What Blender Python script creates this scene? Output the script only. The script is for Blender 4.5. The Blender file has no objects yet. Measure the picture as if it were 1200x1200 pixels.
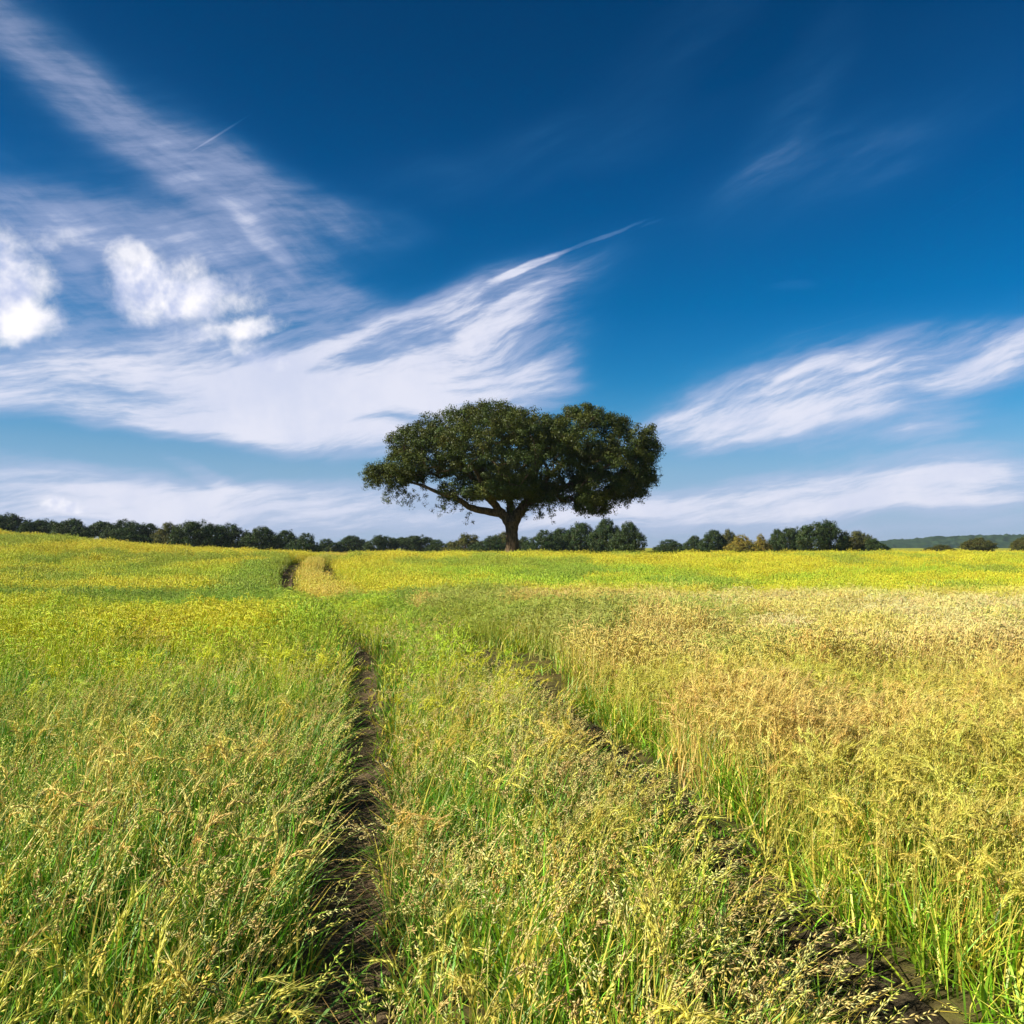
import bpy, math, random
import numpy as np

R = math.radians
rng = np.random.default_rng(7)
random.seed(7)
scene = bpy.context.scene
COL = scene.collection

# ------------------------------------------------------------------ camera
EYE = 1.65                      # eye height, metres
F = 1.039                       # focal length / half frame... lens 31.2 mm on a 36 mm square
cam_d = bpy.data.cameras.new("camera")
cam_d.lens = 31.17
cam_d.sensor_width = 36.0
cam_d.shift_y = 0.035
cam_d.clip_start = 0.05
cam_d.clip_end = 12000
cam = bpy.data.objects.new("camera", cam_d)
cam.location = (0, 0, EYE)
cam.rotation_euler = (R(90), 0, 0)
COL.objects.link(cam)
scene.camera = cam

# ------------------------------------------------------------------ sun and sky
SUN_EL, SUN_AZ = 31.0, -108.0    # azimuth measured from the view axis (+Y), negative = left
sun_d = bpy.data.lights.new("sun", 'SUN')
sun_d.energy = 5.0
sun_d.angle = R(0.5)
sun_d.color = (1.0, 0.93, 0.76)
sun = bpy.data.objects.new("sun", sun_d)
sd = (math.sin(R(SUN_AZ)) * math.cos(R(SUN_EL)), math.cos(R(SUN_AZ)) * math.cos(R(SUN_EL)), math.sin(R(SUN_EL)))
from mathutils import Vector
sun.rotation_euler = Vector(sd).to_track_quat('Z', 'Y').to_euler()
sun.location = (-20, -10, 30)
COL.objects.link(sun)

world = bpy.data.worlds.new("World")
scene.world = world
world.use_nodes = True
wt = world.node_tree
wt.nodes.clear()


def nd(t, typ, **kw):
    n = t.nodes.new(typ)
    for k, v in kw.items():
        if k == 'ins':
            for i, val in v.items():
                n.inputs[i].default_value = val
        else:
            setattr(n, k, v)
    return n


def math_n(t, op, a, b=None, c=None, clamp=False):
    n = t.nodes.new('ShaderNodeMath')
    n.operation = op
    n.use_clamp = clamp
    for i, v in enumerate((a, b, c)):
        if v is None:
            continue
        if isinstance(v, (int, float)):
            n.inputs[i].default_value = v
        else:
            t.links.new(v, n.inputs[i])
    return n.outputs[0]


def smooth(t, v, lo, hi, a=0.0, b=1.0):
    n = nd(t, 'ShaderNodeMapRange', interpolation_type='SMOOTHSTEP')
    t.links.new(v, n.inputs[0])
    for i, x in enumerate((lo, hi, a, b)):
        n.inputs[1 + i].default_value = x
    return n.outputs[0]


def mix_col(t, fac, a, b, typ='MIX'):
    n = nd(t, 'ShaderNodeMix', data_type='RGBA', blend_type=typ)
    for sock, v in ((n.inputs[0], fac), (n.inputs[6], a), (n.inputs[7], b)):
        if isinstance(v, (int, float)):
            sock.default_value = v
        elif isinstance(v, tuple):
            sock.default_value = v if len(v) == 4 else (*v, 1)
        else:
            t.links.new(v, sock)
    return n.outputs[2]


L = wt.links
sky = nd(wt, 'ShaderNodeTexSky', sky_type='NISHITA', sun_disc=False)
sky.sun_elevation = R(SUN_EL)
sky.sun_rotation = R(SUN_AZ)
sky.altitude = 200
sky.air_density = 1.0
sky.dust_density = 0.3
sky.ozone_density = 3.0

tc = nd(wt, 'ShaderNodeTexCoord')
sep = nd(wt, 'ShaderNodeSeparateXYZ')
L.new(tc.outputs['Generated'], sep.inputs[0])
az = math_n(wt, 'ARCTAN2', sep.outputs[0], sep.outputs[1])
el = math_n(wt, 'ARCSINE', sep.outputs[2])
P0 = nd(wt, 'ShaderNodeCombineXYZ')
L.new(az, P0.inputs[0])
L.new(el, P0.inputs[1])
P0 = P0.outputs[0]


def noise(t, vec, scale, detail=4, rough=0.55, dist=0.0, lac=2.0):
    n = nd(t, 'ShaderNodeTexNoise')
    n.inputs['Scale'].default_value = scale
    n.inputs['Detail'].default_value = detail
    n.inputs['Roughness'].default_value = rough
    n.inputs['Lacunarity'].default_value = lac
    n.inputs['Distortion'].default_value = dist
    t.links.new(vec, n.inputs['Vector'])
    return n


def warp(t, vec, scale, amt, detail=2):
    n = noise(t, vec, scale, detail)
    a = nd(t, 'ShaderNodeVectorMath', operation='SUBTRACT')
    t.links.new(n.outputs['Color'], a.inputs[0])
    a.inputs[1].default_value = (.5, .5, .5)
    b = nd(t, 'ShaderNodeVectorMath', operation='MULTIPLY_ADD')
    t.links.new(a.outputs[0], b.inputs[0])
    b.inputs[1].default_value = (amt, amt, 0)
    t.links.new(vec, b.inputs[2])
    return b.outputs[0]


Pw = warp(wt, warp(wt, P0, 4.0, 0.06), 14.0, 0.013, 3)     # soft warp for thin cloud
Pc = warp(wt, warp(wt, P0, 16.0, 0.035, 3), 55.0, 0.016, 4)  # billowy warp for puffs


def to_ang(px, py):
    a = math.atan((px - 600) / 1039)
    return a, math.atan((642 - py) / 1039 * math.cos(a))


def blob(vec, cx, cy, rx, ry, ang, amp, soft=0.75):
    a, e = to_ang(cx, cy)
    m = nd(wt, 'ShaderNodeMapping', vector_type='TEXTURE')
    m.inputs['Location'].default_value = (a, e, 0)
    m.inputs['Rotation'].default_value = (0, 0, R(ang))
    k = math.cos(a) * math.cos(e)
    m.inputs['Scale'].default_value = (rx * 1.25 / 1039 * k, ry * 1.25 / 1039 * k, 1)
    L.new(vec, m.inputs['Vector'])
    g = nd(wt, 'ShaderNodeTexGradient', gradient_type='SPHERICAL')
    L.new(m.outputs[0], g.inputs[0])
    return smooth(wt, g.outputs['Fac'], 0.0, soft, 0.0, amp)


def blob_sum(vec, rows, soft=0.75):
    acc = None
    for r in rows:
        b = blob(vec, *r, soft=soft)
        acc = b if acc is None else math_n(wt, 'ADD', acc, b)
    return acc


def streak(vec, ang, sx, sy, detail=6, rough=0.6, off=0.0):
    m = nd(wt, 'ShaderNodeMapping', vector_type='POINT')
    m.inputs['Rotation'].default_value = (0, 0, R(-ang))
    m2 = nd(wt, 'ShaderNodeMapping', vector_type='POINT')
    m2.inputs['Scale'].default_value = (sx, sy, 1)
    m2.inputs['Location'].default_value = (off, off * 0.7, 0)
    L.new(vec, m.inputs[0])
    L.new(m.outputs[0], m2.inputs[0])
    return noise(wt, m2.outputs[0], 1.0, detail, rough).outputs['Fac']


# sheets and wisps of cirrus: (x, y, half length, half width, tilt, density) given as compass/elevation marks
A_rows = [  # streaks rising to the right
    (520, 395, 260, 56, 24, .55), (590, 345, 120, 34, 20, .42), (440, 430, 230, 55, 20, .50),
    (610, 410, 120, 44, 14, .42), (320, 390, 180, 55, 12, .50), (640, 440, 70, 34, 8, .35),
    (1110, 425, 220, 56, 14, .42), (980, 440, 220, 60, 6, .45), (880, 475, 160, 44, 14, .48),
    (790, 500, 130, 34, 8, .42), (1200, 405, 110, 34, 20, .35), (985, 190, 230, 60, 12, .19), (920, 130, 180, 44, 50, .18),
    (600, 190, 300, 40, 10, .18), (780, 60, 220, 50, 30, .14),
]
B_rows = [  # nearly level sheets
    (150, 462, 380, 48, 1, .80), (30, 440, 260, 40, 2, .50), (20, 478, 260, 26, 0, .45), (430, 475, 280, 56, 3, .80), (580, 460, 110, 40, 6, .50),
    (360, 508, 220, 28, -5, .60), (480, 522, 130, 22, -6, .50), (220, 420, 160, 40, 0, .35),
    (30, 555, 230, 30, -4, .62), (180, 592, 380, 40, 0, .52), (480, 600, 380, 36, 2, .70), (60, 612, 360, 40, 0, .45),
    (235, 550, 60, 12, -22, .40), (300, 575, 140, 14, 8, .3),
    (930, 500, 240, 30, -2, .62), (980, 455, 240, 40, 5, .35), (1085, 510, 52, 16, 2, .60), (1050, 545, 260, 24, 6, .50),
    (900, 590, 360, 34, 4, .70), (1130, 570, 250, 32, 5, .70), (1000, 618, 460, 36, 0, .50),
    (925, 346, 34, 6, 0, .22),
]
C_rows = [  # veils falling to the right, upper left
    (90, 105, 190, 52, -36, .34), (210, 175, 180, 54, -28, .34), (320, 240, 200, 52, -18, .38), (440, 265, 90, 30, -4, .26),
    (90, 265, 220, 44, -4, .38), (110, 330, 220, 84, 0, .50), (330, 325, 180, 56, -28, .42), (10, 400, 140, 60, 0, .35),
    (20, 50, 110, 34, -50, .18), (300, 290, 70, 12, -40, .3), (10, 190, 22, 6, -10, .1),
]
sA = streak(Pw, 23, 5.0, 34.0, 7, 0.62)
sB = streak(Pw, 3, 3.5, 30.0, 6, 0.60, 3.1)
sC = streak(Pw, -24, 5.0, 24.0, 6, 0.60, 7.7)
dA = math_n(wt, 'MULTIPLY', blob_sum(Pw, A_rows), smooth(wt, sA, 0.30, 0.72, 0.30, 1.05))
dB = math_n(wt, 'MULTIPLY', blob_sum(Pw, B_rows), smooth(wt, sB, 0.28, 0.74, 0.45, 1.00))
dC = math_n(wt, 'MULTIPLY', blob_sum(Pw, C_rows), smooth(wt, sC, 0.28, 0.74, 0.50, 0.98))
veil = math_n(wt, 'ADD', math_n(wt, 'ADD', dA, dB), dC)
soft_rows = [(80, 590, 460, 70, 0, .38), (500, 585, 380, 60, 0, .34), (1000, 585, 460, 80, 3, .42), (330, 460, 460, 90, 2, .34),
             (1020, 460, 330, 90, 8, .36), (150, 300, 330, 150, -6, .26), (200, 170, 330, 100, -30, .10), (580, 380, 200, 80, 22, .26),
             (980, 170, 330, 110, 25, .10), (30, 60, 160, 70, -30, .16)]
soft_n = noise(wt, Pw, 5.5, 6, .58).outputs['Fac']
softv = math_n(wt, 'MULTIPLY', blob_sum(Pw, soft_rows, 0.9), smooth(wt, soft_n, .25, .75, .45, 1.25))
veil = math_n(wt, 'ADD', veil, softv)
# vapour trails, thin and straight
trails = blob_sum(warp(wt, P0, 30.0, 0.006, 3), [
    (617, 313, 52, 5.0, 20, .60), (690, 284, 80, 2.2, 17, .28), (765, 261, 16, 1.5, 18, .14)], 0.5)
trails2 = blob_sum(P0, [(259, 156, 44, 1.2, 34, .20), (1130, 234, 85, 1.2, 24, .09), (980, 378, 70, 1.5, 12, .07)], 0.5)
veil = math_n(wt, 'ADD', veil, math_n(wt, 'ADD', trails, trails2))
fib = streak(Pw, 12, 11.0, 70.0, 5, 0.65, 5.0)
veil = math_n(wt, 'MULTIPLY', veil, smooth(wt, fib, 0.28, 0.70, 0.74, 1.08))
veil = smooth(wt, veil, -0.14, 1.42, -0.025, 0.95)

# heaped cloud: thresholded billows
puff_rows = [(-2, 325, 62, 72, 0, 1.0), (160, 310, 34, 30, 0, .8), (175, 350, 48, 36, 0, .9), (215, 335, 44, 36, 0, .7), (250, 352, 50, 30, 0, .45), (290, 340, 50, 24, 0, .25),
             (300, 378, 44, 14, 8, .6), (250, 385, 60, 14, 10, .45), (300, 410, 46, 20, -12, .55), (20, 375, 55, 34, 0, .6),
             (64, 590, 20, 10, 0, 1.3), (86, 593, 18, 8, 0, 1.1), (116, 596, 7, 3, 0, .35), (70, 280, 30, 15, 10, .35), (500, 440, 10, 5, 0, .0)]
puff = blob_sum(Pc, puff_rows)
bil = noise(wt, P0, 34.0, 8, 0.62, 0.2).outputs['Fac']
puff = math_n(wt, 'ADD', puff, math_n(wt, 'MULTIPLY', math_n(wt, 'SUBTRACT', bil, 0.5), 1.5))
pm = smooth(wt, puff, 0.0, 1.15)
pcore = blob_sum(P0, puff_rows, 0.3)
pmask = math_n(wt, 'MULTIPLY', pm, smooth(wt, pcore, 0.0, 0.35))

sat = nd(wt, 'ShaderNodeHueSaturation')
sat.inputs['Hue'].default_value = 0.487
sat.inputs['Saturation'].default_value = 1.22
sat.inputs['Value'].default_value = 1.0
L.new(sky.outputs[0], sat.inputs['Color'])
SKY_S = 0.060
# sky brightness per elevation (deep polarised blue overhead)
g1 = smooth(wt, el, R(-2), R(34))
ramp = nd(wt, 'ShaderNodeValToRGB')
L.new(g1, ramp.inputs[0])
cr = ramp.color_ramp
cr.elements[0].position = 0.0
cr.elements[0].color = (0.62, 0.80, 0.98, 1)
cr.elements[1].position = 1.0
cr.elements[1].color = (0.0, 0.31, 0.54, 1)
for p, c in ((0.20, (0.14, 0.68, 0.96)), (0.45, (0.0, 0.53, 0.87)), (0.75, (0.0, 0.41, 0.72))):
    e_ = cr.elements.new(p)
    e_.color = (*c, 1)
skyc = mix_col(wt, 1.0, sat.outputs[0], ramp.outputs[0], 'MULTIPLY')
hz = smooth(wt, el, R(-1), R(11), 0.85, 0.0)
skyc = mix_col(wt, hz, skyc, (3.9, 4.9, 7.0))
cloud_sh = noise(wt, Pw, 9.0, 5, .6).outputs['Fac']
lit = mix_col(wt, smooth(wt, veil, 0.0, 0.50), (0.6, 3.2, 6.2), (4.3, 5.2, 7.6))
lit = mix_col(wt, smooth(wt, veil, 0.50, 0.97), lit, (7.9, 8.0, 9.2))
lit = mix_col(wt, math_n(wt, 'MULTIPLY', smooth(wt, cloud_sh, .35, .7, 0, .45), veil), lit, (4.8, 5.6, 8.0))
c1 = mix_col(wt, veil, skyc, lit)
offm = nd(wt, 'ShaderNodeVectorMath', operation='ADD')
L.new(P0, offm.inputs[0])
offm.inputs[1].default_value = (-.010, .016, 0)
bil1 = noise(wt, P0, 15.0, 5, 0.55, 0.2).outputs['Fac']
bil2 = noise(wt, offm.outputs[0], 15.0, 5, 0.55, 0.2).outputs['Fac']
shade = smooth(wt, math_n(wt, 'SUBTRACT', bil1, bil2), -.16, .10)
pcol = mix_col(wt, shade, (5.0, 5.7, 8.1), (10.0, 9.8, 10.2))
c2 = mix_col(wt, pmask, c1, pcol)
bg = nd(wt, 'ShaderNodeBackground')
L.new(c2, bg.inputs['Color'])
bg.inputs['Strength'].default_value = SKY_S
wo = nd(wt, 'ShaderNodeOutputWorld')
L.new(bg.outputs[0], wo.inputs['Surface'])

scene.view_settings.view_transform = 'Standard'
scene.view_settings.look = 'None'
scene.view_settings.exposure = 0.80
scene.view_settings.gamma = 1.0
scene.view_settings.use_curve_mapping = False
scene.cycles.max_bounces = 6
scene.cycles.diffuse_bounces = 3
scene.cycles.glossy_bounces = 2
scene.cycles.transmission_bounces = 4
scene.cycles.transparent_max_bounces = 4

# ------------------------------------------------------------------ helpers


def tag(o, label=None, cat=None, group=None, kind=None):
    if label:
        o['label'] = label
    if cat:
        o['category'] = cat
    if group:
        o['group'] = group
    if kind:
        o['kind'] = kind
    return o


def mesh_np(name, v, quads=None, tris=None, cols=None, mat=None, smooth_sh=False, attrs=None):
    me = bpy.data.meshes.new(name)
    v = np.asarray(v, dtype=np.float32)
    parts, sizes = [], []
    if quads is not None and len(quads):
        parts.append(np.asarray(quads, dtype=np.int32).ravel())
        sizes.append(np.full(len(quads), 4, dtype=np.int32))
    if tris is not None and len(tris):
        parts.append(np.asarray(tris, dtype=np.int32).ravel())
        sizes.append(np.full(len(tris), 3, dtype=np.int32))
    loops = np.concatenate(parts)
    sizes = np.concatenate(sizes)
    me.vertices.add(len(v))
    me.vertices.foreach_set('co', v.ravel())
    me.loops.add(len(loops))
    me.loops.foreach_set('vertex_index', loops)
    me.polygons.add(len(sizes))
    starts = np.concatenate([[0], np.cumsum(sizes)[:-1]]).astype(np.int32)
    me.polygons.foreach_set('loop_start', starts)
    if smooth_sh:
        me.polygons.foreach_set('use_smooth', np.ones(len(sizes), dtype=bool))
    me.update(calc_edges=True)
    if cols is not None:
        a = me.attributes.new('col', 'FLOAT_COLOR', 'POINT')
        c4 = np.ones((len(v), 4), dtype=np.float32)
        c4[:, :3] = cols
        a.data.foreach_set('color', c4.ravel())
    for k, arr in (attrs or {}).items():
        a = me.attributes.new(k, 'FLOAT', 'POINT')
        a.data.foreach_set('value', np.asarray(arr, dtype=np.float32))
    if mat:
        me.materials.append(mat)
    me.validate()
    return me


def link(name, me, parent=None):
    o = bpy.data.objects.new(name, me)
    COL.objects.link(o)
    if parent:
        o.parent = parent
    return o


_lat = rng.random((256, 256))


def vnoise(x, y, s=1.0, off=0.0):
    """smooth lattice noise, 0..1"""
    x = np.asarray(x, float) / s + off * 17.3 + 1000
    y = np.asarray(y, float) / s + off * 9.1 + 1000
    xi, yi = np.floor(x).astype(int), np.floor(y).astype(int)
    fx, fy = x - xi, y - yi
    fx, fy = fx * fx * (3 - 2 * fx), fy * fy * (3 - 2 * fy)
    g = lambda a, b: _lat[a % 256, b % 256]
    return (g(xi, yi) * (1 - fx) + g(xi + 1, yi) * fx) * (1 - fy) + (g(xi, yi + 1) * (1 - fx) + g(xi + 1, yi + 1) * fx) * fy


def fbm(x, y, s, off=0.0, o=3):
    a, t, w = 0, 0, 1.0
    for i in range(o):
        a = a + w * vnoise(x, y, s / 2 ** i, off + i * 1.7)
        t += w
        w *= .55
    return a / t


def sstep(x, a, b):
    t = np.clip((np.asarray(x, float) - a) / (b - a), 0, 1)
    return t * t * (3 - 2 * t)


# ------------------------------------------------------------------ terrain
_gy = np.linspace(-200, 4200, 8801)
_gz = np.interp(_gy, [-200, -20, 0, 12, 18, 26, 35, 45, 52, 57, 68, 110, 180, 400, 900, 1400, 4200],
                [0, 0, 0, -.02, -.10, -.26, -.20, .22, .56, .66, .60, -.2, -.9, .85, 1.1, 1.2, 1.2])
_k = np.hanning(13)
_gz = np.convolve(np.pad(_gz, 6, mode='edge'), _k / _k.sum(), mode='valid')
_tx = np.array([0.6, -.45, -.66, -.92, -1.22, -1.62, -2.05, -2.75, -4.3, -6.6, -9.2, -11.4, -13.0, -13.9, -14.6, -15.0])
_ty = np.array([-12, 0, 3.2, 5.0, 7.0, 9.5, 12, 15, 20, 27, 36, 45, 53, 60, 70, 90])
_fy = np.linspace(-12, 90, 1021)
_fx = np.interp(_fy, _ty, _tx)
_k2 = np.hanning(41)
_fx = np.convolve(np.pad(_fx, 20, mode='edge'), _k2 / _k2.sum(), mode='valid')
_slope = np.gradient(_fx, _fy)
TRACK_GAP = 1.95


def track_x(y):
    return np.interp(y, _fy, _fx)


def track_off(x, y):
    """signed distance (metres) right of the left wheel track"""
    s = np.interp(y, _fy, _slope)
    return (x - track_x(y)) / np.sqrt(1 + s * s)


def rise_left(x, y):
    xs = x * 60 / np.maximum(y, 60)
    a = np.interp(-xs, [0, 14, 21, 29, 35, 45, 60, 90, 200], [0, 0, .30, .95, 1.5, 2.3, 3.2, 4.2, 5.5])
    return a * sstep(y, 14, 56) * (1 + np.clip(y - 60, 0, 400) / 130)


def ground_z(x, y, ruts=False):
    x = np.asarray(x, float)
    y = np.asarray(y, float)
    z = np.interp(y, _gy, _gz) + rise_left(x, y)
    z = z + (fbm(x, y, 9.0, 3) - .5) * .10 * sstep(np.abs(x) + y, 3, 20)
    if ruts:
        t = track_off(x, y)
        near = (y > -11) & (y < 88)
        for o, wd, dp in ((0, .20, .10), (TRACK_GAP, .22, .11)):
            z = z - np.where(near, dp * np.exp(-((t - o) / wd) ** 2 * 1.1), 0)
        z = z + (fbm(x, y, .45, 5) - .5) * .05 * (np.abs(x) < 30) * (y < 60)
    return z


def axis(core0, core1, step, lo, hi, g=1.12):
    c = list(np.arange(core0, core1 + 1e-6, step))
    s, v = step, core1
    while v < hi:
        s *= g
        v += s
        c.append(min(v, hi))
    s, v, left = step, core0, []
    while v > lo:
        s *= g
        v -= s
        left.append(max(v, lo))
    return np.array(sorted(set(left)) + c)


gx = axis(-4, 4, .07, -2500, 2500, 1.055)
gy = axis(1, 14, .12, -60, 3100, 1.035)
GX, GY = np.meshgrid(gx, gy)
GZ = ground_z(GX, GY, True)
nx, ny = len(gx), len(gy)
idx = np.arange(nx * ny).reshape(ny, nx)
gq = np.stack([idx[:-1, :-1], idx[:-1, 1:], idx[1:, 1:], idx[1:, :-1]], -1).reshape(-1, 4)


def new_mat(name):
    m = bpy.data.materials.new(name)
    m.use_nodes = True
    t = m.node_tree
    t.nodes.clear()
    out = nd(t, 'ShaderNodeOutputMaterial')
    return m, t, out


def principled(t, out, rough=0.8, spec=0.2):
    p = nd(t, 'ShaderNodeBsdfPrincipled')
    p.inputs['Roughness'].default_value = rough
    p.inputs['Specular IOR Level'].default_value = spec
    t.links.new(p.outputs[0], out.inputs['Surface'])
    return p


def bump(t, p, h, strength=.5, dist=.02):
    b = nd(t, 'ShaderNodeBump')
    b.inputs['Strength'].default_value = strength
    b.inputs['Distance'].default_value = dist
    t.links.new(h, b.inputs['Height'])
    t.links.new(b.outputs[0], p.inputs['Normal'])


# ground: soil and thatch near, standing crop far away
m_ground, t, out = new_mat('field_ground')
p = principled(t, out, 1.0, .0)
geo = nd(t, 'ShaderNodeNewGeometry')
pos = geo.outputs['Position']
sp = nd(t, 'ShaderNodeSeparateXYZ')
t.links.new(pos, sp.inputs[0])
n1 = noise(t, pos, 9, 8, .7).outputs['Fac']
n2 = noise(t, pos, 1.2, 5, .6).outputs['Fac']
n3 = noise(t, pos, .05, 5, .6).outputs['Fac']
soil = mix_col(t, smooth(t, n1, .3, .75), (.045, .034, .020), (.13, .10, .055))
thatch = mix_col(t, smooth(t, n2, .35, .7), (.05, .075, .018), (.20, .16, .05))
nearc = mix_col(t, smooth(t, n1, .45, .6, .35, .9), soil, thatch)
crop = mix_col(t, smooth(t, n3, .35, .65), (.40, .36, .05), (.20, .26, .05))
farc = mix_col(t, smooth(t, sp.outputs[1], 45, 75), nearc, crop)
t.links.new(farc, p.inputs['Base Color'])
bump(t, p, n1, .8, .03)
ground = link('ground', mesh_np('ground', np.stack([GX, GY, GZ], -1).reshape(-1, 3), gq, mat=m_ground, smooth_sh=True))
tag(ground, 'gently rolling field ground of dark soil and straw under the crop', 'ground', kind='structure')

# the bare wheel tracks
m_soil, t, out = new_mat('track_soil')
p = principled(t, out, 1.0, .0)
geo = nd(t, 'ShaderNodeNewGeometry')
pos = geo.outputs['Position']
n1 = noise(t, pos, 14, 8, .72).outputs['Fac']
n2 = noise(t, pos, 2.2, 4, .6).outputs['Fac']
st = noise(t, pos, 60, 4, .7).outputs['Fac']
c = mix_col(t, smooth(t, n1, .3, .72), (.050, .035, .022), (.25, .185, .115))
c = mix_col(t, smooth(t, n2, .4, .7, 0, .5), c, (.22, .15, .09))
c = mix_col(t, smooth(t, st, .60, .70, 0, .7), c, (.42, .34, .20))
t.links.new(c, p.inputs['Base Color'])
bump(t, p, n1, 1.0, .04)


m_soil_shade = m_soil.copy()                      # the second track: shade of the grass strip put into the soil colour
m_soil_shade.name = 'shaded_track_soil'
for n_ in m_soil_shade.node_tree.nodes:
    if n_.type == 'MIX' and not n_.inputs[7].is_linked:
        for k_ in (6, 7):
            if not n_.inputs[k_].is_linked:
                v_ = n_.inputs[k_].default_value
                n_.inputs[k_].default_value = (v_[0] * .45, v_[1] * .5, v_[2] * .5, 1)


def track_strip(name, off, label, mat):
    ys = np.concatenate([np.arange(-3, 20, .06), np.arange(20, 70, .3)])
    us = np.linspace(-.30, .30, 25)
    Y, U = np.meshgrid(ys, us, indexing='ij')
    s = np.interp(Y, _fy, _slope)
    nrm = np.sqrt(1 + s * s)
    X = track_x(Y) + (U + off) / nrm
    Yp = Y - (U + off) * s / nrm
    Z = ground_z(X, Yp, False) - .085 * np.exp(-(U / .20) ** 2)
    Z += (fbm(X, Yp, .45, 5) - .5) * .05 + (fbm(X, Yp, .09, 9) - .5) * .045 * np.exp(-(U / .2) ** 2)
    Z = Z - .05 * sstep(np.abs(U), .22, .30)
    m, n = Y.shape
    i = np.arange(m * n).reshape(m, n)
    q = np.stack([i[:-1, :-1], i[:-1, 1:], i[1:, 1:], i[1:, :-1]], -1).reshape(-1, 4)
    o = link(name, mesh_np(name, np.stack([X, Yp, Z + .02], -1).reshape(-1, 3), q, mat=mat, smooth_sh=True))
    return tag(o, label, 'path', kind='structure')


track_strip('path', 0, 'narrow bare earth wheel track running through the grass', m_soil)
track_strip('path', TRACK_GAP, 'overgrown wheel track parallel to the bare one, half hidden by grass', m_soil_shade)

# ------------------------------------------------------------------ plant builders


class MB:
    """collects vertices, quads, tris and colours"""

    def __init__(s):
        s.v, s.q, s.t, s.c, s.n = [], [], [], [], 0

    def add(s, v, q=None, t=None, c=None):
        if q is not None:
            s.q.append(np.asarray(q) + s.n)
        if t is not None:
            s.t.append(np.asarray(t) + s.n)
        s.v.append(v)
        s.c.append(np.broadcast_to(c, v.shape) if c is not None else np.ones_like(v))
        s.n += len(v)

    def mesh(s, name, mat, sm=False):
        return mesh_np(name, np.concatenate(s.v), np.concatenate(s.q) if s.q else None,
                       np.concatenate(s.t) if s.t else None, np.concatenate(s.c), mat, sm)


def curve_pts(base, h, azm, lean, droop, t):
    """points (N, T, 3) on leaning, drooping stems"""
    t = np.asarray(t)[None, :] if np.ndim(t) == 1 else t
    hd = lean[:, None] * h[:, None] * t ** 2
    z = h[:, None] * (t - droop[:, None] * t ** 3)
    return np.stack([base[:, 0:1] + np.cos(azm)[:, None] * hd, base[:, 1:2] + np.sin(azm)[:, None] * hd, base[:, 2:3] + z], -1)


def ribbons(mb, base, h, azm, lean, droop, w, c0, c1, nseg=4, stem=False):
    n = len(h)
    t = np.linspace(0, 1, nseg + 1)
    P = curve_pts(base, h, azm, lean, droop, t)
    fa = azm + np.pi / 2 + rng.normal(0, .5, n)
    side = np.stack([np.cos(fa), np.sin(fa), np.zeros(n)], -1)
    prof = (np.full_like(t, 1.0) - .4 * t) if stem else np.minimum(1, (1 - t) * 1.6 + .06) * (.6 + .4 * np.minimum(1, t * 5))
    off = side[:, None, :] * (w[:, None] * prof[None, :] * .5)[:, :, None]
    V = np.stack([P - off, P + off], 2).reshape(-1, 3)
    m = nseg + 1
    b = (np.arange(n) * m * 2)[:, None] + (np.arange(nseg) * 2)[None, :]
    Q = np.stack([b, b + 1, b + 3, b + 2], -1).reshape(-1, 4)
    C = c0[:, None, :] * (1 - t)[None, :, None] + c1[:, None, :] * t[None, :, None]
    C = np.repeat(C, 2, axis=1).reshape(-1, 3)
    mb.add(V, Q, None, C)
    return P


def spikelets(mb, pos_, dirs, ln, rad, col):
    """long pointed grains"""
    n = len(ln)
    d = dirs / np.linalg.norm(dirs, axis=1, keepdims=True)
    ref = np.where(np.abs(d[:, 2:3]) > .9, np.array([[1., 0, 0]]), np.array([[0, 0, 1.]]))
    s1 = np.cross(d, ref)
    s1 /= np.linalg.norm(s1, axis=1, keepdims=True)
    s2 = np.cross(d, s1)
    a = rng.random(n) * 6.28
    u = s1 * np.cos(a)[:, None] + s2 * np.sin(a)[:, None]
    v = np.cross(d, u)
    mid = pos_ + d * (ln * .38)[:, None]
    r = rad[:, None]
    V = np.stack([pos_, mid + u * r, mid + v * r, mid - u * r, mid - v * r, pos_ + d * ln[:, None]], 1)
    b = np.arange(n)[:, None, None] * 6
    T = np.array([[0, 2, 1], [0, 3, 2], [0, 4, 3], [0, 1, 4], [5, 1, 2], [5, 2, 3], [5, 3, 4], [5, 4, 1]])[None]
    C = np.repeat(col[:, None, :], 6, axis=1).copy()
    C[:, 5] *= 1.12
    mb.add(V.reshape(-1, 3), None, (b + T).reshape(-1, 3), C.reshape(-1, 3))


def disc(n, r):
    a = rng.random(n) * 6.283
    q = np.sqrt(rng.random(n)) * r
    return np.stack([q * np.cos(a), q * np.sin(a), np.full(n, -.04)], -1)


def jit(c, n, s=.15, hue=.08):
    c = np.array(c)[None, :] * np.exp(rng.normal(0, s, (n, 1)))
    return np.clip(c * np.exp(rng.normal(0, hue, (n, 3))), 0, 1)


WIND = 0.0    # azimuth towards which stems lean (+X, to the right)


def lean_az(n, spread=1.3):
    return WIND + rng.normal(0, spread, n)


GREEN, DRY, STRAW = (.105, .30, .015), (.74, .58, .08), (.62, .47, .20)


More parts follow.
